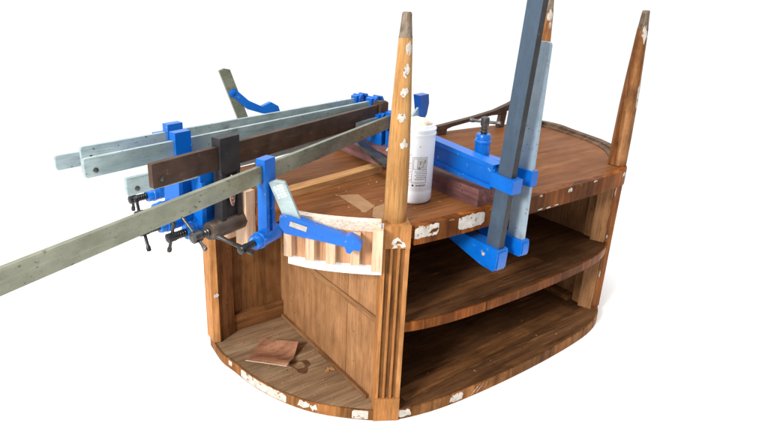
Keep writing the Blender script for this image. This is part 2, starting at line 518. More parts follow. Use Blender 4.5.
def patch(path, s0, s1, z0, z1, off, jag=0.25, name='filler_patch', parent=None, mat=None, slant=0.0, seed=1):
    """thin ragged chip of filler on a curved edge"""
    r = random.Random(seed)
    bm = bmesh.new()
    n = max(4, int((s1 - s0) / 0.006))
    h = z1 - z0
    rings = []
    for i in range(n + 1):
        f = i / n
        endt = min(1, min(f, 1 - f) * 6 + 0.45)
        t = z1 - h * jag * r.random() * 0.5 - h * (1 - endt) * 0.4 * r.random()
        b = z0 + h * jag * r.random() * 0.5 + h * (1 - endt) * 0.4 * r.random()
        row = []
        for zz in (b, t):
            s = s0 + (s1 - s0) * f + slant * (zz - z0)
            q, nn = path.at(s)
            for o in (off - 0.001, off + 0.0013):
                p = q + nn * o
                row.append(bm.verts.new((p.x, p.y, zz)))
        rings.append([row[0], row[1], row[3], row[2]])
    for A, B in zip(rings, rings[1:]):
        for i in range(4):
            bm.faces.new((A[i], A[(i + 1) % 4], B[(i + 1) % 4], B[i]))
    bm.faces.new(rings[0][::-1])
    bm.faces.new(rings[-1])
    return obj(name, bm, mat or M['filler'], parent)

# ------------------------------------------------------------------ floor
bm = bmesh.new()
bmesh.ops.create_circle(bm, cap_ends=True, radius=2.3, segments=96)
fl = obj('floor', bm, M['floor'])
fl.location = (0.35, 0.25, -0.001)
fl['kind'] = 'structure'

# ------------------------------------------------------------------ the upturned sideboard
W = 1.02
left = [(-.318, .61), (-.322, .50), (-.308, .43), (-.29, .344), (-.258, .25), (-.21, .16), (-.15, .087), (-.055, .006), (.013, -.030), (.10, -.053),
        (.20, -.067), (.35, -.076), (.51, -.079)]
mir = lambda L: L + [(W - x - .020 * max(0, 1 - abs(x + .055) / .16), y) for x, y in L[-2::-1]]
BASE = Path(catmull(mir(left)))
left_t = left[:8] + [(.013, -.030), (.10, -.040), (.20, -.044), (.35, -.044), (.51, -.044)]
TOP = Path(catmull(mir(left_t)))
backc = catmull([(W + .318, .61), (1.20, .665), (.9, .70), (.51, .715), (.12, .70), (-.18, .665), (-.318, .61)])
side = thing('sideboard', 'worn brown wooden sideboard lying upside down with its tapered legs pointing up', 'sideboard', (0.5, 0.25, 0))
SIDE_OFF = V(0.5, 0.25, 0)

def part(name, bm, mat, parent=None, **kw):
    for v in bm.verts:
        v.co -= SIDE_OFF
    return obj(name, bm, mat, parent or side, **kw)

def sub(o):   # sub-parts of the sideboard are authored in world space as well
    return o

# base board (the real table top, now on the floor) and its veneered edge
bm = bmesh.new()
inner = [p for p in BASE.offset(-0.004)]
plan_slab(bm, [(p.x, p.y) for p in inner] + [(p.x, p.y) for p in backc[1:-1]], 0.0005, 0.033)
base_board = part('base_board', bm, M['floor_wood'])
bm = bmesh.new()
band(bm, BASE, 0, BASE.len, -0.0045, 0.0, 0.0, 0.0355)
base_edge = part('edge_band', bm, M['edge'], base_board, bevel=0.0015, smooth=True)

def edge_patch(path, a, b, z0, z1, off, parent, jag=.25, slant=0, seed=1, mat=None):
    s0, s1 = path.near(*a), path.near(*b)
    o = patch(path, s0, s1, z0, z1, off, jag, 'filler_patch', parent, mat, slant, seed)
    for v in o.data.vertices:
        v.co -= SIDE_OFF
    return o
for i, (a, b, z0, z1, jag, sl) in enumerate([
        ((-.30, .385), (-.238, .207), .002, .034, .12, 0), ((-.216, .17), (-.20, .145), .006, .034, .5, .3), ((-.188, .13), (-.172, .112), .004, .033, .7, -.3),
        ((-.108, .05), (-.063, .012), .002, .034, .1, 0), ((.018, -.031), (.055, -.043), .006, .034, .4, -.4), ((.185, -.066), (.228, -.07), .004, .034, .5, .2),
        ((.262, -.072), (.272, -.073), .004, .034, .5, 1.2), ((.282, -.073), (.289, -.074), .004, .034, .5, 1.2), ((.325, -.075), (.34, -.076), .012, .032, .6, 0.4),
        ((-.318, .455), (-.312, .44), .012, .034, .6, 0)]):
    edge_patch(BASE, a, b, z0, z1, 0.0, base_edge, jag, sl, seed=i + 3)

bm = bmesh.new()
mid = [p for p in BASE.offset(-0.006) if .02 < p.x < W + .03 and p.y < .2]
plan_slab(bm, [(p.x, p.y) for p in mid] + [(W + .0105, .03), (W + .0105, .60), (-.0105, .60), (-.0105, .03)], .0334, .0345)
part('floor_shade_sheet', bm, M['shelf'])  # added dark sheet, paints the middle compartment's shade over the base board

# middle shelf
bm = bmesh.new()
sh_pts = [p for p in BASE.offset(-0.016) if -0.012 < p.x < W + 0.020 and p.y < 0.1]
SHELF = Path(sh_pts)
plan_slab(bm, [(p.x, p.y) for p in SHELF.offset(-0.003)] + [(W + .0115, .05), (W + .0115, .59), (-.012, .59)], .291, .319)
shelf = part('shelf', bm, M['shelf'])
bm = bmesh.new()
band(bm, SHELF, 0.03, SHELF.len - 0.004, -0.0035, 0.001, .2895, .3205)
part('edge_band', bm, M['edge2'], shelf, bevel=0.002, smooth=True)

# interior base boards of the middle compartment: a darker loose board joint strip
bm = bmesh.new()
add_box(bm, (-0.45, -.026, 0.0347), (.45, .026, 0.0365), Matrix.Translation((.50, .040, 0)) @ Matrix.Rotation(R(3.5), 4, 'Z'))
part('joint_strip', bm, M['railw'], bevel=0.001)
bm = bmesh.new()
add_box(bm, (-0.33, -.022, 0.3192), (.33, .022, 0.3212), Matrix.Translation((.36, .042, 0)) @ Matrix.Rotation(R(1.5), 4, 'Z'))
part('joint_strip', bm, M['railw'], bevel=0.001)

# upper board (its underside) with front apron
bm = bmesh.new()
plan_slab(bm, [(p.x, p.y) for p in TOP.offset(-0.007)] + [(p.x, p.y) for p in backc[1:-1]], .583, .6205)
top = part('bottom_board', bm, M['top'], bevel=0.002)
sA, sB = TOP.near(.02, -.032), TOP.near(W + .05, .005)
bm = bmesh.new()
band(bm, TOP, sA, sB, -0.022, 0.001, .566, .6215)
apron = part('apron', bm, M['edge2'], bevel=0.003, smooth=True)
for a_, b_ in ((0, TOP.near(-.052, .005)), (TOP.near(W + .052, .005), TOP.len)):
    bm = bmesh.new()
    band(bm, TOP, a_, b_, -0.022, 0.0, .568, .621)
    part('curved_rail', bm, M['edge2'], bevel=0.002, smooth=True)
for i, (a, b, z0, z1, jag) in enumerate([((.028, -.033), (.100, -.040), .583, .619, .22), ((.172, -.043), (.262, -.044), .578, .619, .15)]):
    edge_patch(TOP, a, b, z0, z1, 0.001, apron, jag, 0, seed=40 + i)
# torn veneer patch inside the first filler patch
edge_patch(TOP, (.062, -.037), (.092, -.039), .592, .606, 0.0024, apron, .5, 1.0, seed=55, mat=M['edge2'])
for i, (x, z0, z1) in enumerate([(.52, .569, .576), (.545, .568, .573), (.60, .569, .574), (.66, .600, .618), (.97, .60, .617), (.40, .612, .619)]):
    edge_patch(TOP, (x, -.044), (x + .016, -.044), z0, z1, 0.001, apron, .7, .3, seed=70 + i)
# splinters along the apron's upper arris
for i, x in enumerate((.035, .055, .13, .215, .29, .44, .505, .63, .70, .78, .86)):
    s = TOP.near(x, -.044)
    o = patch(TOP, s, s + .012 + .012 * rng.random(), .6135, .6215, 0.0012, .8, 'chip', None, M['cream'] if i % 3 == 0 else M['railw'], 0, 90 + i)
    o.parent = apron
    for v in o.data.vertices:
        v.co -= SIDE_OFF

# raised lip round the right-hand end
def lipz(s):
    f = (s - l0) / (l1 - l0)
    return .6235 + .011 * min(1, f * 2.2) + 0.005 * math.sin(f * 9) * f
l0, l1 = TOP.near(W + .07, .018), TOP.len
bm = bmesh.new()
band(bm, TOP, l0, l1, -0.050, -0.026, .6195, lambda s: .6215 + .4 * (lipz(s) - .6235))
band(bm, TOP, l0, l1, -0.0255, 0.003, .6215, lipz)
part('raised_lip', bm, M['lip'], bevel=0.002)

# pilasters
def pilaster(mirror, mat):
    bm = bmesh.new()
    t, n = V(.875, -.485, 0), V(-.485, -.875, 0)
    c = V(-.022, -.014, 0)
    mp = lambda p, z: (lambda q: V(W - q.x if mirror else q.x, q.y, q.z))(c + t * p[0] + n * p[1] + V(0, 0, z))
    w, d = .037, .056
    prof = [(-w, -d), (-w, 0)]
    for k in range(3):     # three hollow flutes with rounded arrises
        x = -.0205 + k * .0195
        hw_, dp = .0066, .0072
        prof += [(x - hw_ - .0012, .0)] + [(x + hw_ * math.cos(a), -dp * math.sin(a)) for a in [math.pi * (1 - q / 7) for q in range(8)]] + [(x + hw_ + .0012, .0)]
    prof += [(w, 0), (w, -d)]
    # drop duplicates that would cross
    clean = []
    for p in prof:
        if not clean or p[0] >= clean[-1][0] - 1e-6:
            clean.append(p)
    add_prism(bm, clean, lambda p: mp(p, .078), lambda p: mp(p, .560))
    w2 = w + .0005
    sq = [(-w2, -d - .0005), (-w2, .0022), (w2, .0022), (w2, -d - .0005)]
    add_prism(bm, sq, lambda p: mp(p, .0362 if False else .0005), lambda p: mp(p, .078))
    add_prism(bm, sq, lambda p: mp(p, .560), lambda p: mp(p, .6235))
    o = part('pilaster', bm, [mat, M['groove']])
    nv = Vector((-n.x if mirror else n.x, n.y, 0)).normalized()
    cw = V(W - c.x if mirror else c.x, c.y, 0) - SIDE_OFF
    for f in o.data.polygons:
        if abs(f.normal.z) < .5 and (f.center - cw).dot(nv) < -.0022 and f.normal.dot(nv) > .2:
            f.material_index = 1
    return o, mp
pl, mpl = pilaster(False, M['pil'])
mpr = lambda p, z: V(W + .020 - p[0] * .62, .012 - p[1], z)
bm = bmesh.new()
for z0, z1 in ((.0345, .2895), (.3205, .567)):
    add_prism(bm, [(W - .022, .056), (W - .005, .012), (W + .045, .012), (W + .045, .056)], lambda p: V(p[0], p[1], z0), lambda p: V(p[0], p[1], z1))
pr = part('pilaster', bm, M['panel'], bevel=.001)
pr['label'] = 'plain scuffed pilaster at the right end'
rr_ = random.Random(21)
for z0, z1 in ((.036, .566),):
    bm = bmesh.new()
    n_ = 44
    A_, B_ = [], []
    for k in range(n_ + 1):
        z = z0 + (z1 - z0) * k / n_
        u = (.030 if not .285 < z < .325 else -.006) + .005 * math.sin(k * .9) + .008 * (rr_.random() - .5)
        A_.append([bm.verts.new(mpr((q[0], q[1]), z)) for q in ((u, .0004), (u, .0022), (-.0440, .0022), (-.0440, -.044), (-.0412, -.044), (-.0412, .0004))])
    for a, b in zip(A_, A_[1:]):
        for q in range(6):
            bm.faces.new((a[q], a[(q + 1) % 6], b[(q + 1) % 6], b[q]))
    bm.faces.new(A_[0][::-1])
    bm.faces.new(A_[-1])
    part('outer_veneer', bm, M['pil_dark'], pr)
# ragged white filler marks on the pilaster heads and feet
def flat_patch(poly, fn, d0, d1, mat, parent, name='filler_patch'):
    bm = bmesh.new()
    add_prism(bm, poly, lambda p: fn(p, d0), lambda p: fn(p, d1))
    return part(name, bm, mat, parent)
fn = lambda p, d: mpl((p[0], .0022 + d), p[1])
flat_patch([(-.012, .560), (-.006, .570), (-.014, .574), (-.010, .585), (.002, .593), (.008, .588), (.014, .581), (.022, .577), (.026, .566), (.014, .562), (.010, .569), (.0, .571), (.004, .564), (-.004, .562)],
           fn, -.0005, .0012, M['filler'], pl)
flat_patch([(-.004, .572), (.004, .575), (.016, .574), (.010, .580), (.002, .583)], fn, .0013, .0018, M['railw'], pl)
for z, h in ((.50, .05), (.335, .016), (.17, .03)):
    fr = lambda p, d: mpr((p[0], .0024 + d), p[1])
    flat_patch([(.016, z), (.026, z + h * .3), (.022, z + h), (.014, z + h * .8)], fr, -.0004, .0014, M['cream'], pr)

# legs
def leg(x, y, z0, z1, mat, seed, patches):
    bm = bmesh.new()
    k = (z1 - z0) / .54
    prof = [(0, .0305), (.10, .0300), (.215, .0280), (.285, .0255), (.345, .0230), (.40, .0205), (.455, .0180), (.480, .0168)]
    add_chain(bm, [(t * k, r) for t, r in prof], (x, y, z0), (0, 0, 1), 28)
    lg = part('leg', bm, mat, smooth=True)
    bm = bmesh.new()
    add_chain(bm, [(.480 * k, .0172), (.484 * k, .0160), (.525 * k, .0125), (.536 * k, .0120), (.54 * k, .0095)], (x, y, z0), (0, 0, 1), 24)
    part('leg_tip', bm, M['sabot'], lg, smooth=True)
    r = random.Random(seed)
    def rad(z):
        t = (z - z0) / k
        for (a, ra), (b, rb) in zip(prof, prof[1:]):
            if t <= b:
                return ra + (rb - ra) * (t - a) / (b - a)
        return prof[-1][1]
    for ang, z, wd, hh in patches:
        bm = bmesh.new()
        m = 9
        rows = []
        for i in range(m):
            f = i / (m - 1)
            hw = hh * (0.25 + 0.75 * math.sin(math.pi * min(1, max(0, f * 1.0 + .02)))) * (0.55 + .6 * r.random()) / 2
            sh = hh * (r.random() - .5) * .35
            row = []
            for zz in (z - hw + sh, z + hw + sh):
                for o in (-.0008, .0011):
                    a = ang + (f - .5) * wd / rad(z)
                    rr = rad(zz) + o
                    row.append(bm.verts.new((x + rr * math.cos(a), y + rr * math.sin(a), zz)))
            rows.append([row[0], row[1], row[3], row[2]])
        for A, B in zip(rows, rows[1:]):
            for i in range(4):
                bm.faces.new((A[i], A[(i + 1) % 4], B[(i + 1) % 4], B[i]))
        bm.faces.new(rows[0][::-1])
        bm.faces.new(rows[-1])
        part('filler_patch', bm, M['filler'], lg)
    return lg
camang = lambda x, y: math.atan2(-1.0549 - y, -.9236 - x)
a0 = camang(0, .03)
leg(.002, .026, .6225, 1.155, M['leg'], 3, [(a0 + .55, 1.072, .016, .034), (a0 + .35, 1.018, .017, .032), (a0 + .25, .968, .020, .024), (a0 + .1, .905, .022, .022), (a0 + .45, .838, .022, .022)])
a1 = camang(W, .03)
leg(W + .012, .026, .6225, 1.152, M['leg2'], 5, [(a1 + .5, 1.075, .018, .05), (a1 + 1.25, .88, .018, .09)])
a2 = camang(1.3, .58)
leg(1.262, .57, .6215, 1.19, M['leg2'], 6, [(a2 + .3, 1.105, .022, .06), (a2 + .6, 1.07, .012, .03)])

# back posts, back panels and frame rails
def post(mirror):
    bm = bmesh.new()
    fx = (lambda x: W - x) if mirror else (lambda x: x)
    prof = [(-.317, .575), (-.317, .625), (-.232, .625), (-.232, .588), (-.300, .562)]
    add_prism(bm, prof, lambda p: V(fx(p[0]), p[1], .034), lambda p: V(fx(p[0]), p[1], .582))
    o = part('post', bm, M['post'], bevel=.002)
    bm = bmesh.new()
    add_prism(bm, [(-.3205, .566), (-.3205, .625), (-.3172, .625), (-.3172, .576), (-.2995, .5615), (-.2995, .5575)], lambda p: V(fx(p[0]), p[1], .036), lambda p: V(fx(p[0]), p[1], .567))
    part('outer_veneer', bm, M['pil'], o)
    return o
pL = post(False)
post(True)
bm = bmesh.new()   # a chip hanging off the left post
add_prism(bm, [(-.316, .217), (-.304, .215), (-.298, .222), (-.303, .231), (-.309, .226), (-.313, .229)], lambda p: V(p[0], .5545, p[1]), lambda p: V(p[0], .5575, p[1]))
part('filler_patch', bm, M['filler'], pL)

bm = bmesh.new()
add_box(bm, (-.26, .612, .034), (W + .26, .624, .582))
part('back_panel', bm, M['back'])
for x0, x1 in ((-.2305, -.0305), (W + .0305, W + .2305)):
    bm = bmesh.new()
    add_box(bm, (x0, .594, .0345), (x1, .6115, .100))
    part('back_rail', bm, M['railw'], bevel=.002)
    bm = bmesh.new()
    add_box(bm, (x0, .594, .505), (x1, .6115, .582))
    part('back_rail', bm, M['railw'], bevel=.002)
# partitions of three upright boards and a cross rail
for mirror in (0, 1):
    fx = (lambda x: W - x) if mirror else (lambda x: x)
    for k, (y0, y1) in enumerate(((.036, .1838), (.1862, .3648), (.3672, .6115))):
        bm = bmesh.new()
        xa, xb = sorted((fx(-.030 - .0008 * (k == 1)), fx(-.012)))
        add_box(bm, (xa, y0, .0345), (xb, y1, .5825))
        part('partition_board', bm, M['panel'], bevel=.0012)
    bm = bmesh.new()
    xa, xb = sorted((fx(-.034), fx(-.0312)))
    add_box(bm, (xa, .036, .304), (xb, .593, .326))
    part('cross_rail', bm, M['raily'], bevel=.0008)
    bm = bmesh.new()
    xa, xb = sorted((fx(-.041), fx(-.0312)))
    add_box(bm, (xa, .060, .0345), (xb, .593, .046))
    part('floor_bead', bm, M['raily'], bevel=.001)
# right side: pale inner batten next to the pilaster, back runner
bm = bmesh.new()
add_box(bm, (W - .004, .060, .0347), (W + .0115, .095, .288))
add_box(bm, (W - .004, .060, .3225), (W + .0115, .095, .565))
part('inner_batten', bm, M['panel'], bevel=.001)
bm = bmesh.new()
add_box(bm, (0.0, .560, .0347), (W, .611, .060))
part('floor_runner', bm, M['railw'], bevel=.001)
bm = bmesh.new()
add_box(bm, (W - .03, .10, .0347), (W + .0112, .56, .056))
part('floor_runner', bm, M['railw'], bevel=.001)

# glue stain on the end compartment floor (part of the base board)
bm = bmesh.new()
pts = []
for i in range(26):
    a = i / 26 * 2 * math.pi
    r = .031 * (1 + .22 * math.sin(3 * a + 1) + .16 * rng.random())
    pts.append((-.128 + r * math.cos(a) * 0.9, .300 + r * math.sin(a) * 1.05))
add_prism(bm, pts, lambda p: V(p[0], p[1], .0330), lambda p: V(p[0], p[1], .0338))
part('glue_stain', bm, M['stain'], base_board)
bm = bmesh.new()
pts = [(-.132 + .015 * math.cos(i / 12 * 6.283) * (1 + .5 * rng.random()), .306 + .017 * math.sin(i / 12 * 6.283) * (1 + .4 * rng.random())) for i in range(12)]
add_prism(bm, pts, lambda p: V(p[0], p[1], .0339), lambda p: V(p[0], p[1], .0343))
part('glue_stain', bm, M['floor_wood'], base_board)

# ------------------------------------------------------------------ loose things on the sideboard
# purple batten across the board
bm = bmesh.new()
add_box(bm, (-.045, -.372, 0), (.045, .372, .052))
o = obj('clamping_block', bm, M['batten'], bevel=.003)
o.location = (.312, .353, .621)
tag(o, 'long purplish brown wooden block lying across the upturned board behind the white bottle', 'wood block')

# pale strip of wood leaning to the block
bm = bmesh.new()
add_box(bm, (-.205, -.021, 0), (.205, .021, .022))
o = obj('wood_strip', bm, M['pinex'], bevel=.0015)
o.location = (.028, .365, .6212)
o.rotation_euler = (0, 0, R(9.5))
tag(o, 'narrow pale wooden strip lying on the brown board beside the purplish block', 'wood strip')

# tape
for pts, lab in (([(-.021, .264), (.036, .241), (.020, .136), (-.036, .108)], 'longer piece of tan tape on the brown board below the pale wooden strip'),
                 ([(.008, .128), (.062, .139), (.02, .075), (-.030, .029), (-.036, .075)], 'small piece of tan tape on the board beside the foot of the front leg')):
    cx = sum(p[0] for p in pts) / len(pts)
    cy = sum(p[1] for p in pts) / len(pts)
    bm = bmesh.new()
    add_prism(bm, pts, lambda p: V(p[0] - cx, p[1] - cy, 0), lambda p: V(p[0] - cx, p[1] - cy, .0006))
    o = obj('tape_piece', bm, M['tape'])
    o.location = (cx, cy, .6208 if 'longer' in lab else .6216)
    tag(o, lab, 'tape', 'pieces of tape on the board')

# curved scrap of veneer on the base
bm = bmesh.new()
nx, ny = 14, 10
A, B, C_, D = V(-.183, .486, 0), V(-.091, .380, 0), V(-.184, .292, 0), V(-.280, .398, 0)
grid = []
for i in range(nx + 1):
    col = []
    for j in range(ny + 1):
        u, v = i / nx, j / ny
        p = A.lerp(B, u).lerp(D.lerp(C_, u), v)
        z = .006 + .018 * (math.cos(v * 2 * math.pi + .6) * .5 + .5) * (0.8 + .4 * u) + .006 * u * (1 - v)
        col.append(p + V(.0015 * rng.random(), .0015 * rng.random(), z))
    grid.append(col)
cc = V(-.184, .389, .034)
for lay, mi in ((0, 0), (1, 1)):
    vs = [[bm.verts.new(p - V(cc.x, cc.y, 0) - V(0, 0, .0018 * lay)) for p in col] for col in grid]
    for i in range(nx):
        for j in range(ny):
            bm.faces.new((vs[i][j], vs[i + 1][j], vs[i + 1][j + 1], vs[i][j + 1])).material_index = mi
    if lay == 0:
        top_vs = vs
for i in range(nx):
    for j in (0, ny):
        bm.faces.new((top_vs[i][j], top_vs[i + 1][j], vs[i + 1][j], vs[i][j])).material_index = 1
for j in range(ny):
    for i in (0, nx):
        bm.faces.new((top_vs[i][j], top_vs[i][j + 1], vs[i][j + 1], vs[i][j])).material_index = 1
o = obj('veneer_scrap', bm, [M['scrap'], M['scrap_edge']], smooth=False)
o.location = (cc.x, cc.y, .0335)
tag(o, 'curled reddish scrap of veneer lying on the floor of the open end compartment', 'veneer scrap')

bm = bmesh.new()
add_prism(bm, [(-.02, -.004), (-.004, -.008), (.004, -.002), (.018, -.012), (.016, .002), (.004, .006), (.008, .014), (-.004, .006)], lambda p: V(p[0], p[1], 0), lambda p: V(p[0], p[1], .003))
o = obj('wood_chip', bm, M['pinex'])
o.location = (-.062, .235, .0335)
tag(o, 'tiny splinter of wood on the compartment floor beside the dark glue stain', 'wood chip')

bm = bmesh.new()
for k in range(90):
    if k < 45:
        x, y, z = rng.uniform(-.26, -.05), rng.uniform(.08, .55), .0338
        if y < .26 - (x + .26) * 1.25:
            continue
    elif k < 60:
        x, y, z = rng.uniform(.08, .85), rng.uniform(-.03, .12), .0348
    else:
        x, y, z = rng.uniform(-.10, .24), rng.uniform(.06, .33), .6208
        if (x - .155) ** 2 + (y - .13) ** 2 < .004 or (x - .002) ** 2 + (y - .026) ** 2 < .002:
            continue
    a, l, w_ = rng.uniform(0, 6.28), rng.uniform(.0015, .0050), rng.uniform(.0008, .0018)
    add_box(bm, (-l, -w_, 0), (l, w_, .0012), Matrix.Translation((x, y, z)) @ Matrix.Rotation(a, 4, 'Z'))
o = obj('wood_crumbs', bm, M['pinex'])
o['kind'] = 'stuff'
tag(o, 'tiny wood crumbs and splinters scattered over the bare boards', 'wood crumbs')

# ------------------------------------------------------------------ bending caul round the front left curve
s0, s1 = TOP.near(-.222, .185), TOP.near(-.058, .008)
q0, _ = TOP.at((s0 + s1) / 2)
caul = thing('bending_caul', 'pale curved strip with wooden blocks pressed round the board edge left of the front leg', 'caul', (q0.x, q0.y, .5))
CO = V(q0.x, q0.y, .5)
def cpart(name, bm, mat, **kw):
    for v in bm.verts:
        v.co -= CO
    return obj(name, bm, mat, caul, **kw)
bm = bmesh.new()
band(bm, TOP, s0 - .012, s1 + .003, .001, .006, .484, .632, .008)
cpart('backing_strip', bm, M['plastic'], smooth=True)
bm = bmesh.new()
band(bm, TOP, s0 - .010, s1 + .001, .0062, .0125, .516, .612, .008)
cpart('face_strip', bm, M['caulface'], smooth=True)
bm = bmesh.new()
band(bm, TOP, s0 - .016, s1 - .004, -.010, .0142, .6125, .640, .008)
cpart('top_strip', bm, M['cauledge'], bevel=.0015, smooth=True)
nb = 5
for i in range(nb):
    f = i / (nb - 1)
    s = s0 + .004 + (s1 - s0 - .016) * f
    q, n = TOP.at(s)
    t = V(-n.y, n.x, 0)
    n3 = V(n.x, n.y, 0)
    big = False
    hw = (.0115, .0120, .0125, .0115, .0135)[i]
    s += (.0, .003, -.002, .003, 0)[i]
    q, n = TOP.at(s)
    t = V(-n.y, n.x, 0)
    n3 = V(n.x, n.y, 0)
    z0, z1 = .520 + .010 * rng.random(), .602 + .008 * rng.random()
    if i == nb - 1:
        z0, z1 = .508, .622
    if big:
        z0, z1 = .512, .630
    mtx = Matrix((( t.x, n3.x, 0, q.x), (t.y, n3.y, 0, q.y), (0, 0, 1, 0), (0, 0, 0, 1))) @ Matrix.Rotation(R(rng.uniform(-4, 4)), 4, 'Y').to_4x4() if False else Matrix(((t.x, n3.x, 0, q.x), (t.y, n3.y, 0, q.y), (0, 0, 1, 0), (0, 0, 0, 1)))
    bm = bmesh.new()
    add_box(bm, (-hw, .0127 if i < nb - 1 else .0144, z0), (hw, .036, z1), mtx)
    cpart('block', bm, M['pine'], bevel=.0012)

# blocks round the left end, behind the clamps
for i, (x, y) in enumerate(((-.283, .318), (-.300, .40), (-.312, .47))):
    s = TOP.near(x, y)
    q, n = TOP.at(s)
    bm = bmesh.new()
    z0 = .51
    add_box(bm, (-.024, .0025, 0), (.024, .034, (.165, .135, .13)[i]), None)
    o = obj('caul_block', bm, M['pine'], bevel=.0015)
    o.matrix_world = Matrix(((-n.y, n.x, 0, q.x), (n.x, n.y, 0, q.y), (0, 0, 1, z0), (0, 0, 0, 1)))
    tag(o, ('tall pale wooden block pressed to the rounded end beside the front blue clamp arm',
            'pale wooden block on the rounded end behind the dark brown clamp arm',
            'pale wooden block on the rounded end behind the blue clamp screws, farthest back')[i], 'wood block', 'blocks on the rounded end')

# ------------------------------------------------------------------ screw clamps
def frame(origin, X, Z):
    X = Vector(X).normalized()
    Z = Vector(Z)
    Z = (Z - X * Z.dot(X)).normalized()
    Y = Z.cross(X)
    return Matrix(((X.x, Y.x, Z.x, origin[0]), (X.y, Y.y, Z.y, origin[1]), (X.z, Y.z, Z.z, origin[2]), (0, 0, 0, 1)))

def clamp(name, label, cat, mtx, x0, xj, h, t, d, rail_mat, cast, cyl=None, screw=None, hw=.032, aw=.022, ay=.014, rod=.011, cr=.020,
          cyl_l=(-.055, .050), screw_l=.065, pad_x=.075, pad_r=.020, tommy=.4, tommy_l=.07, tommy_off=0.0, dj=None, rivet=True, hole=False, group=None, head_top=.010,
          jaw_w=.030, label_oval=False, collar=True, hub=1.12, ash=0.0, jaw_mat=None, edge_mat=None, plain_jaw=False, corner=.16):
    """local x runs along the rail to the fixed jaw, arms hang to -z; origin on the rail at the sliding arm"""
    screw = screw or M['steel']
    cyl = cyl or cast
    root = thing(name, label, cat, mat=mtx, group=group)
    dj = dj or d
    # rail: flat bar with rounded free end
    bm = bmesh.new()
    hh, c = h / 2, h * corner
    xe = xj + jaw_w * .6
    pts = [(x0 + c, -hh), (x0 + c * .3, -hh + c * .3), (x0, -hh + c), (x0, hh - c), (x0 + c * .3, hh - c * .3), (x0 + c, hh), (xe, hh), (xe, -hh)]
    xz_prism(bm, pts, -t / 2, t / 2)
    rail = obj('rail', bm, [rail_mat, edge_mat or rail_mat], root, bevel=min(.0022, t * .22), smooth=True)
    if edge_mat:
        for f in rail.data.polygons:
            if abs(f.normal.z) > .9:
                f.material_index = 1  # black on the narrow rail faces puts their shade into the colour
    if rivet:
        bm = bmesh.new()
        add_chain(bm, [(-t / 2 - .003, .004), (-t / 2 - .002, .0062), (t / 2 + .002, .0062), (t / 2 + .003, .004)], (x0 + .026, 0, -hh * .35), (0, 1, 0), 14)
        obj('rivet', bm, M['steel'], rail, smooth=True)
    if hole:
        bm = bmesh.new()
        add_chain(bm, [(-t / 2 - .0006, .0042), (t / 2 + .0006, .0042)], (x0 + .024, 0, hh * .25), (0, 1, 0), 14)
        obj('rivet', bm, M['blacksteel'], rail)
    # sliding arm: sleeve, I-section arm and screw boss in one casting
    bm = bmesh.new()
    yb = t / 2 + .008
    add_box(bm, (-hw, -yb, hh + .0012), (hw, yb, hh + head_top + .006))
    add_box(bm, (-hw, -yb, -hh - .014), (hw, yb, -hh - .0012))
    add_box(bm, (-hw, -yb, -hh - .0012), (hw, -t / 2 - .0012, hh + .0012))
    add_box(bm, (-hw, t / 2 + .0012, -hh - .0012), (hw, yb, hh + .0012))
    za, zb = -hh - .012, -d + cr * .5
    xz_prism(bm, [(-aw + ash, za), (aw + ash, za), (aw * 1.05 + ash, zb), (-aw * 1.05 + ash, zb)], -ay * .45, ay * .45)
    fw = .0085
    xz_prism(bm, [(-aw - .002 + ash, za), (-aw + fw + ash, za), (-aw + fw + ash, zb), (-aw * 1.25 + ash, zb)], -ay, ay)
    xz_prism(bm, [(aw - fw + ash, za), (aw + .002 + ash, za), (aw * 1.25 + ash, zb), (aw - fw + ash, zb)], -ay, ay)
    bmesh.ops.bevel(bm, geom=[e for e in bm.edges if e.calc_face_angle(0) > .6], offset=.0034, segments=3, affect='EDGES', profile=.5)
    prof = [(cyl_l[0], cr * .90), (cyl_l[0] + .004, cr), (cyl_l[0] + .018, cr), (cyl_l[0] + .020, cr * (1.12 if collar else 1)), (cyl_l[0] + .026, cr * (1.12 if collar else 1)), (cyl_l[0] + .028, cr * 1.02),
            (cyl_l[1] - .012, cr * 1.05), (cyl_l[1] - .004, cr * 1.0), (cyl_l[1], cr * .85)]
    if cyl is cast:
        add_chain(bm, prof, (0, 0, -d), (1, 0, 0), 26)
    arm = obj('sliding_arm', bm, cast, root, smooth=True)
    if cyl is not cast:
        bm = bmesh.new()
        add_chain(bm, prof, (0, 0, -d), (1, 0, 0), 26)
        obj('screw_boss', bm, cyl, arm, smooth=True)
    # screw with swivel pad, hub and tommy bar
    hx = cyl_l[0] - screw_l - .014
    hr = rod * hub
    prof = [(-.014, hr * .7), (-.012, hr), (.011, hr), (.013, rod * .8)]
    k = max(2, int(screw_l / .0075))
    for i in range(k):
        tt = .014 + i * screw_l / k
        prof += [(tt, rod * .80), (tt + .25 * screw_l / k, rod), (tt + .6 * screw_l / k, rod), (tt + .85 * screw_l / k, rod * .8)]
    prof += [(.014 + screw_l, rod * .8), (pad_x - .010 - hx, rod * .8)]
    bm = bmesh.new()
    add_chain(bm, prof, (hx, 0, -d), (1, 0, 0), 18)
    sc = obj('screw', bm, screw, root, smooth=True)
    bm = bmesh.new()
    tv = V(0, math.cos(tommy), math.sin(tommy))
    a, b = tv * (tommy_off - tommy_l), tv * (tommy_off + tommy_l)
    P = V(hx, 0, -d)
    add_chain(bm, [(0, .0045), (.002, .0062), (.012, .0062), (.016, .0044), (2 * tommy_l - .016, .0044), (2 * tommy_l - .012, .0062), (2 * tommy_l - .002, .0062), (2 * tommy_l, .0045)], P + a, tv, 12)
    obj('tommy_bar', bm, screw, sc, smooth=True)
    bm = bmesh.new()
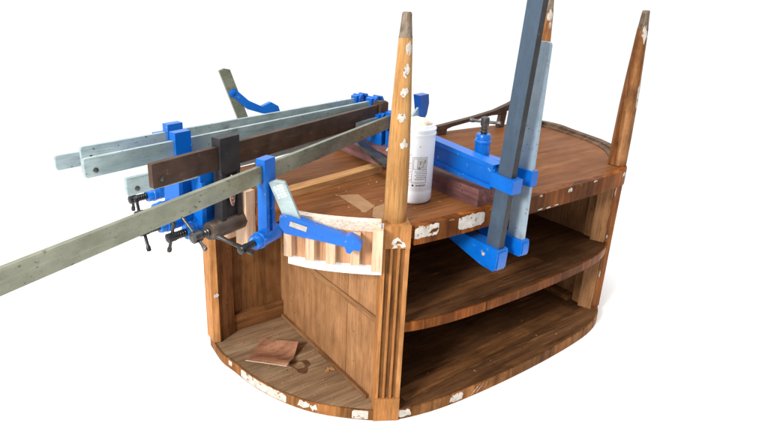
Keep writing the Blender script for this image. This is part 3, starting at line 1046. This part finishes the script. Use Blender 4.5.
    add_chain(bm, [(pad_x - .018, pad_r * .55), (pad_x - .012, pad_r * .8), (pad_x - .008, pad_r), (pad_x - .001, pad_r), (pad_x, pad_r * .92)], (0, 0, -d), (1, 0, 0), 22)
    obj('swivel_pad', bm, screw, sc, smooth=True)
    # fixed jaw
    bm = bmesh.new()
    j0, j1 = xj, xj + jaw_w * 2
    if plain_jaw:
        out = [(j0 - .004, hh + .005), (j0 + .008, hh + .008), (j1 - .008, hh + .008), (j1, hh + .002), (j1, -hh), (j0 + jaw_w * .75, -dj - .02), (j0 + .004, -dj - .022), (j0, -dj - .014), (j0 - .004, -hh - .03)]
        xz_prism(bm, out, -ay * 1.15, ay * 1.15)
        xz_prism(bm, [(j0 + .002, hh + .0085), (j0 + .010, hh + .0105), (j1 - .010, hh + .0105), (j1 - .004, hh + .0085)], -ay * .8, ay * .8)
    else:
        xz_prism(bm, [(j0, hh + .004), (j0 + jaw_w * .4, hh + .012), (j0 + jaw_w * 1.5, hh + .012), (j1, hh * .5), (j1 + .004, -hh), (j0 + jaw_w * 1.6, -dj - .014), (j0 + .006, -dj - .018), (j0, -dj * .9)], -ay * .5, ay * .5)
        xz_prism(bm, [(j0 - .001, hh + .005), (j0 + jaw_w * .4, hh + .014), (j0 + jaw_w * .55, -hh), (j0 + .012, -dj - .020), (j0 - .002, -dj - .020)], -ay * 1.05, ay * 1.05)
        xz_prism(bm, [(j0 + jaw_w * 1.2, hh + .0135), (j0 + jaw_w * 1.5, hh + .014), (j1 + .002, hh * .5), (j1 + .006, -hh), (j0 + jaw_w * 1.6, -dj - .016), (j0 + jaw_w * 1.25, -dj - .016), (j1 - .012, -hh), (j1 - .012, hh * .4)], -ay * .95, ay * .95)
        add_box(bm, (j0 - .012, -yb, -hh - .010), (j0 + jaw_w * .9, yb, hh + .010))
    bmesh.ops.bevel(bm, geom=[e for e in bm.edges if e.calc_face_angle(0) > .6], offset=.0042, segments=3, affect='EDGES', profile=.5)
    add_chain(bm, [(-.014, .014), (-.012, .016), (.006, .016)], (j0, 0, -dj), (1, 0, 0), 18)
    jaw = obj('fixed_jaw', bm, jaw_mat or cast, root, smooth=True)
    if edge_mat:
        bm = bmesh.new()
        add_chain(bm, [(0, .0052), (.003, .0052), (.0042, .0035)], (j0 + jaw_w * .8, -ay * 1.15 + .0005, -hh * .7), (0, -1, 0), 14)
        obj('stud', bm, M['cream'], jaw, smooth=True)
    if label_oval:
        zc = -(hh + d) * .42
        bm = bmesh.new()
        el = [(.010 * math.cos(a / 28 * 6.2832), .044 * math.sin(a / 28 * 6.2832)) for a in range(28)]
        add_prism(bm, el, lambda p: V(p[0], -ay - .0005, zc + p[1]), lambda p: V(p[0], -ay - .0026, zc + p[1]))
        lab = obj('oval_badge', bm, M['cream'], arm)
        bm = bmesh.new()
        add_prism(bm, [(x * .80, z * .93) for x, z in el], lambda p: V(p[0], -ay - .0027, zc + p[1]), lambda p: V(p[0], -ay - .0034, zc + p[1]))
        obj('badge_field', bm, M['redlabel'], lab)
        bm = bmesh.new()
        for k in range(7):     # worn, unreadable raised letters reading upwards
            z = zc - .030 + k * .010
            y0_, y1_ = -ay - .0035, -ay - .0044
            add_box(bm, (-.0045, y1_, z - .003), (.0045, y0_, z - .0015))
            add_box(bm, (-.0045 if k % 2 else .003, y1_, z - .0014), (-.003 if k % 2 else .0045, y0_, z + .003))
            if k % 3:
                add_box(bm, (-.0008, y1_, z - .0014), (.0008, y0_, z + .002))
        obj('badge_letters', bm, M['cream'], lab)
    return root

def hdir(deg):
    return (math.cos(R(deg)), math.sin(R(deg)), 0)
UP = (0, 0, 1)
GRP = 'screw clamps pressing on the rounded end'
clamp('screw_clamp', 'nearest clamp, its long pale steel rail running out of the picture', 'clamp', frame((-.306, .172, .765), hdir(25.3), UP),
      -.80, .715, .044, .012, .175, M['galv_green'], M['blue'], screw=M['blacksteel'], tommy=R(8), tommy_l=.06, tommy_off=.03, rivet=False, group=GRP, pad_x=.066, screw_l=.026,
      hw=.0215, aw=.015, rod=.0095, corner=.08)
clamp('screw_clamp', 'old clamp with dark rusty brown rail and black arm carrying a red oval badge', 'clamp', frame((-.357, .299, .785), hdir(19.2), UP),
      -.236, .725, .061, .016, .195, M['bronze'], M['blackcast'], cyl=M['browncast'], screw=M['steel'], hw=.034, aw=.030, ay=.016, cr=.025, cyl_l=(-.075, .055), pad_x=.085, pad_r=.030,
      tommy=R(38), tommy_l=.075, tommy_off=.03, group=GRP, label_oval=True, head_top=.016, rod=.012, collar=False, screw_l=.026, jaw_mat=M['bronze'], corner=.06, jaw_w=.022, hub=1.35, plain_jaw=True)
clamp('screw_clamp', 'blue clamp with a round rivet in its grey rail end, front of two tall rails', 'clamp', frame((-.452, .375, .800), hdir(14.3), UP),
      -.264, .800, .047, .011, .200, M['galv'], M['blue'], screw=M['blacksteel'], group=GRP, tommy=R(70), tommy_l=.055, screw_l=.03, pad_x=.09, corner=.10, hw=.024, aw=.024, ay=.020, cyl_l=(-.085, .05), head_top=.016)
clamp('screw_clamp', 'blue clamp with a small hole in its grey rail end, rear of two tall rails', 'clamp', frame((-.430, .501, .780), hdir(12.5), UP),
      -.266, .775, .075, .011, .185, M['galv'], M['blue'], screw=M['blacksteel'], group=GRP, tommy=R(75), tommy_l=.05, rivet=False, hole=True, screw_l=.03, pad_x=.09, corner=.08, hw=.024, aw=.026, ay=.020, cyl_l=(-.08, .05), head_top=.016)
clamp('screw_clamp', 'blue clamp whose grey rail end shows just below the dark brown rail', 'clamp', frame((-.400, .329, .752), hdir(15), UP),
      -.235, .745, .044, .011, .165, M['galv'], M['blue'], screw=M['blacksteel'], group=GRP, tommy=R(110), tommy_l=.05, screw_l=.03, pad_x=.075, corner=.08, hw=.034, aw=.032, ay=.020, cyl_l=(-.08, .05), cr=.022, head_top=.016)
clamp('screw_clamp', 'blue clamp with a thin grey rail end sticking out farthest back on the left', 'clamp', frame((-.415, .660, .742), hdir(12), UP),
      -.325, .78, .040, .010, .158, M['galv'], M['blue'], screw=M['blacksteel'], group=GRP, tommy=R(100), tommy_l=.04, rivet=False, screw_l=.03, pad_x=.12, hw=.026, aw=.026, ay=.018, cyl_l=(-.07, .05))

# two upright clamps gripping the board and the purple block at the front
G2 = 'upright clamps over the front edge'
clamp('upright_clamp', 'tall upright clamp with a wide dark blue grey rail leaving the picture top', 'clamp', frame((.278, -.099, .717), (0, .056, -1), (0, -1, 0)),
      -.62, .195, .046, .020, .365, M['darkrail'], M['blue'], screw=M['blacksteel'], hw=.020, aw=.033, ay=.019, cr=.022, cyl_l=(-.055, .02), screw_l=.012, pad_x=.044, rod=.012,
      dj=.20, jaw_w=.031, rivet=False, group=G2, ash=-.006, edge_mat=M['blackcast'], plain_jaw=True, tommy_l=.02)
clamp('upright_clamp', 'shorter upright clamp with a pale bluish steel rail ending below the picture top', 'clamp', frame((.358, -.095, .722), (0, 0, -1), (0, -1, 0)),
      -.363, .188, .054, .010, .160, M['galv_blue'], M['blue'], screw=M['steel'], hw=.022, aw=.020, ay=.014, cr=.022, cyl_l=(-.085, .01), screw_l=.022, pad_x=.048, head_top=.0, pad_r=.014, tommy=R(60), tommy_l=.045,
      dj=.13, jaw_w=.022, group=G2, plain_jaw=True)

# ------------------------------------------------------------------ small clamps
def small_clamp(name, label, mtx, rail, rail_w, rail_t, arm_pts, arm_t, plate=None, group='small one handed clamps', mat_rail=None, knob=None, arm_mat=None):
    """flat steel rail with one forged blue arm, authored in a plane (local x, z)"""
    root = thing(name, label, 'clamp', mat=mtx, group=group)
    a, b = V(rail[0][0], 0, rail[0][1]), V(rail[1][0], 0, rail[1][1])
    d = (b - a).normalized()
    n = V(-d.z, 0, d.x)
    bm = bmesh.new()
    c = rail_w * .3
    L = (b - a).length
    pl = [(0, -rail_w / 2), (L - c, -rail_w / 2), (L, -rail_w / 2 + c * 1.6), (L, rail_w / 2), (0, rail_w / 2)]
    add_prism(bm, pl, lambda p: a + d * p[0] + n * p[1] + V(0, -rail_t / 2, 0), lambda p: a + d * p[0] + n * p[1] + V(0, rail_t / 2, 0))
    rl = obj('rail', bm, mat_rail or M['galv'], root, bevel=.0012, smooth=True)
    if plate:
        bm = bmesh.new()
        P2 = lambda p, y: a + d * p[0] + n * p[1] + V(0, -rail_t / 2 - y, 0)
        for q in range(5):
            u0 = L * .62 + q * L * .058
            for w0, w1 in ((-.012, -.003), (-.001, .004 + .004 * (q % 2)), (.008 + .001 * (q % 2), .013)):
                add_prism(bm, [(u0, w0), (u0 + L * .034, w0), (u0 + L * .034, w1), (u0, w1)], lambda p: P2(p, -.0004), lambda p: P2(p, .0005))
        obj('etched_marking', bm, M['white'], rl)
    bm = bmesh.new()
    xz_prism(bm, arm_pts, -arm_t / 2, arm_t / 2)
    arm = obj('arm', bm, arm_mat or M['blue'], root, bevel=.004, seg=3, smooth=True)
    if plate:
        (px, pz), pw, ph, ang = plate
        m4 = Matrix.Translation(V(px, 0, pz)) @ Matrix.Rotation(ang, 4, 'Y')
        bm = bmesh.new()
        add_box(bm, (-pw, -arm_t / 2 - .0022, -ph), (pw, -arm_t / 2 - .0004, ph), m4)
        pt = obj('plate', bm, M['cream'], arm)
        bm = bmesh.new()
        for k in range(9):
            x = -pw * .78 + k * pw * .195
            add_box(bm, (x, -arm_t / 2 - .0030, -ph * (.45 if k % 3 else .2)), (x + pw * .10, -arm_t / 2 - .0023, ph * .45), m4)
        obj('worn_lettering', bm, M['galv'], pt)
    if knob:
        (kx, kz), kr, kl = knob
        bm = bmesh.new()
        add_chain(bm, [(-kl, kr * .7), (-kl * .85, kr), (kl * .85, kr), (kl, kr * .7)], (kx, 0, kz), (0, 1, 0), 18)
        obj('knob', bm, M['blue'], root, smooth=True)
    return root

# hanging flat against the caul: local x along the curve tangent, z up
Nn = V(-.705, -.709, 0)
Pp = V(-.13, .08, 0) + Nn * .066
m1 = Matrix(((.709, -Nn.x, 0, Pp.x), (-.705, -Nn.y, 0, Pp.y), (0, 0, 1, .60), (0, 0, 0, 1)))
small_clamp('small_clamp', 'small blue clamp with a pale name plate leaning across the pale curved blocks', m1,
            ((-.112, .035), (-.160, .150)), .040, .011,
            [(-.150, .056), (-.144, .062), (-.122, .060), (-.060, .040), (.006, .023), (.020, .017), (.034, .024), (.052, .014), (.064, -.002), (.058, -.018), (.042, -.016), (.036, -.027), (.026, -.026), (.020, -.010), (-.030, -.002), (-.100, .006), (-.136, .010), (-.150, .030)],
            .024, plate=((-.100, .034), .023, .0065, R(15)))
# at the back left, standing on the board
m2 = Matrix(((1, 0, 0, -.11), (0, 1, 0, .685), (0, 0, 1, .62), (0, 0, 0, 1)))
small_clamp('small_clamp', 'small clamp with a pointed grey rail and thin blue arm behind the long rails', m2,
            ((.04, .0), (-.082, .335)), .036, .010,
            [(-.066, .262), (-.050, .270), (.000, .225), (.050, .200), (.085, .212), (.112, .196), (.118, .178), (.085, .172), (.050, .176), (-.005, .196), (-.052, .238), (-.066, .244)],
            .018, mat_rail=M['galv_green'], knob=((-.058, .255), .010, .013))
# behind the bottle, resting on the purple block
m3 = Matrix(((1, 0, 0, .262), (0, 1, 0, .255), (0, 0, 1, .674), (0, 0, 0, 1)))
small_clamp('small_clamp', 'small clamp with a dark blue head and slanting steel rail just above the white bottle', m3,
            ((-.105, .055), (.016, .185)), .024, .008,
            [(-.006, .226), (.030, .228), (.034, .200), (.028, .165), (.018, .150), (.006, .155), (.002, .185)],
            .030, mat_rail=M['galv'], arm_mat=M['darkblue'])
# short steel clamp strap lying on the block
bm = bmesh.new()
p0, p1 = V(.20, .60, 0), V(.135, .318, 0)
L = (p1 - p0).length
pts = [(0, -.017), (L - .016, -.019), (L - .005, -.012), (L, 0), (L - .005, .012), (L - .016, .019), (0, .017)]
add_prism(bm, pts, lambda p: V(p[0] - L / 2, p[1], 0), lambda p: V(p[0] - L / 2, p[1], .012))
o = obj('steel_strap', bm, M['steel'], bevel=.003, smooth=True)
o.matrix_world = Matrix.Translation(V(.235, .452, .672)) @ Matrix.Rotation(math.atan2(p1.y - p0.y, p1.x - p0.x), 4, 'Z') @ Matrix.Rotation(R(4), 4, 'Y')
tag(o, 'short dark steel strap with a rounded end lying over the purplish block', 'steel strap')

# old dark clamp lying at the back edge
root = thing('rusty_clamp', 'old dark rusty clamp with two short feet standing at the back edge of the board', 'clamp', (.95, .655, .6205))
root.rotation_euler = (0, 0, R(-5))
bm = bmesh.new()
xz_prism(bm, [(-.27, .032), (-.16, .044), (0, .063), (.12, .082), (.20, .105), (.245, .122), (.25, .100), (.20, .078), (.165, .062), (.10, .062), (0, .048), (-.12, .032), (-.155, .022), (-.27, .016)], -.012, .012)
obj('rail', bm, M['bronze'], root, bevel=.003, smooth=True)
bm = bmesh.new()
xz_prism(bm, [(.150, 0), (.182, 0), (.192, .070), (.158, .064)], -.010, .010)
obj('foot', bm, M['bronze'], root, bevel=.003)
bm = bmesh.new()
xz_prism(bm, [(-.195, 0), (-.150, 0), (-.145, .026), (-.19, .026)], -.011, .011)
obj('foot', bm, M['bronze'], root, bevel=.003)

# ------------------------------------------------------------------ glue bottle
bx, by, bz = .155, .130, .6206
bot = thing('glue_bottle', 'white plastic bottle with a printed panel standing behind the front leg', 'bottle', (bx, by, bz))
bm = bmesh.new()
rb = .0525
add_chain(bm, [(0, rb * .86), (.003, rb * .95), (.010, rb), (.038, rb), (.041, rb * .985), (.044, rb), (.190, rb), (.198, rb * 1.0), (.2005, rb * 1.03), (.205, rb * 1.03), (.207, rb * .99), (.211, rb * .99), (.213, rb * 1.02), (.218, rb * 1.02),
               (.221, rb * .96), (.228, rb * .90), (.2285, rb * .82), (.220, rb * .80)], (0, 0, 0), (0, 0, 1), 48)
body = obj('body', bm, M['white'], bot, smooth=True)
bm = bmesh.new()
bmesh.ops.create_icosphere(bm, subdivisions=4, radius=1)
for v in bm.verts:
    c = v.co.copy()
    k = 1 + .10 * math.sin(c.x * 7 + 1) * math.sin(c.y * 6) + .06 * math.sin(c.z * 11 + c.x * 5)
    v.co = V(c.x * .040 * k, c.y * .040 * k, .216 + c.z * .030 * k)
obj('dried_glue', bm, M['glue'], bot, smooth=True)
A0 = camang(bx, by)
def wrap_rect(bm, u0, u1, z0, z1, o=.0006):
    """rectangle on the bottle wall: u in metres to the viewer's right of centre"""
    n = max(1, int(abs(u1 - u0) / .003))
    for i in range(n):
        q = []
        for u in (u0 + (u1 - u0) * i / n, u0 + (u1 - u0) * (i + 1) / n):
            a = A0 + u / rb
            q.append(V((rb + o) * math.cos(a), (rb + o) * math.sin(a), 0))
        bm.faces.new([bm.verts.new(q[0] + V(0, 0, z0)), bm.verts.new(q[1] + V(0, 0, z0)), bm.verts.new(q[1] + V(0, 0, z1)), bm.verts.new(q[0] + V(0, 0, z1))])
def frame_rect(bm, u0, u1, z0, z1, w=.0012, o=.0006):
    wrap_rect(bm, u0, u1, z0, z0 + w, o)
    wrap_rect(bm, u0, u1, z1 - w, z1, o)
    wrap_rect(bm, u0, u0 + w, z0 + w, z1 - w, o)
    wrap_rect(bm, u1 - w, u1, z0 + w, z1 - w, o)
bm = bmesh.new()
frame_rect(bm, -.008, .036, .066, .142)
frame_rect(bm, -.004, .008, .106, .138, .0011)
for k, (u, z, w, h) in enumerate(((.012, .128, .010, .0014), (.014, .120, .003, .009), (.024, .112, .0016, .016), (.018, .112, .006, .0014), (.027, .124, .004, .010), (.010, .107, .006, .006), (.020, .104, .012, .0012))):
    wrap_rect(bm, u, u + w, z, z + h, .0008)
for k in range(5):
    z = .098 - k * .0055
    u = .006 if k % 2 else .002
    while u < .033:
        w = .002 + .004 * rng.random()
        wrap_rect(bm, u, min(u + w, .034), z, z + .0022)
        u += w + .0014
label = obj('printed_panel', bm, M['greyprint'], body)
bm = bmesh.new()
wrap_rect(bm, .0095, .034, .103, .139, .0003)
obj('panel_tint', bm, M['paleprint'], label)
bm = bmesh.new()
wrap_rect(bm, -.0055, -.0005, .056, .061)
for k in range(6):
    u = .006 + k * .005
    wrap_rect(bm, u, u + .003, .056 + .001 * (k % 2), .0605)
obj('symbol_row', bm, M['blackprint'], body)
bm = bmesh.new()
wrap_rect(bm, .010, .0125, .171, .1735)
obj('dot', bm, M['blackprint'], body)
bm = bmesh.new()
for k in range(8):     # faded upright red lettering left of the panel
    z = .058 + k * .0125
    wrap_rect(bm, -.0175, -.0110, z, z + .0016)
    wrap_rect(bm, -.0175, -.0162, z + .0016, z + .008)
    if k % 2:
        wrap_rect(bm, -.0123, -.0110, z + .0016, z + .008)
    else:
        wrap_rect(bm, -.0175, -.0110, z + .0064, z + .008)
obj('red_lettering', bm, M['redprint'], body)

bpy.context.view_layer.update()
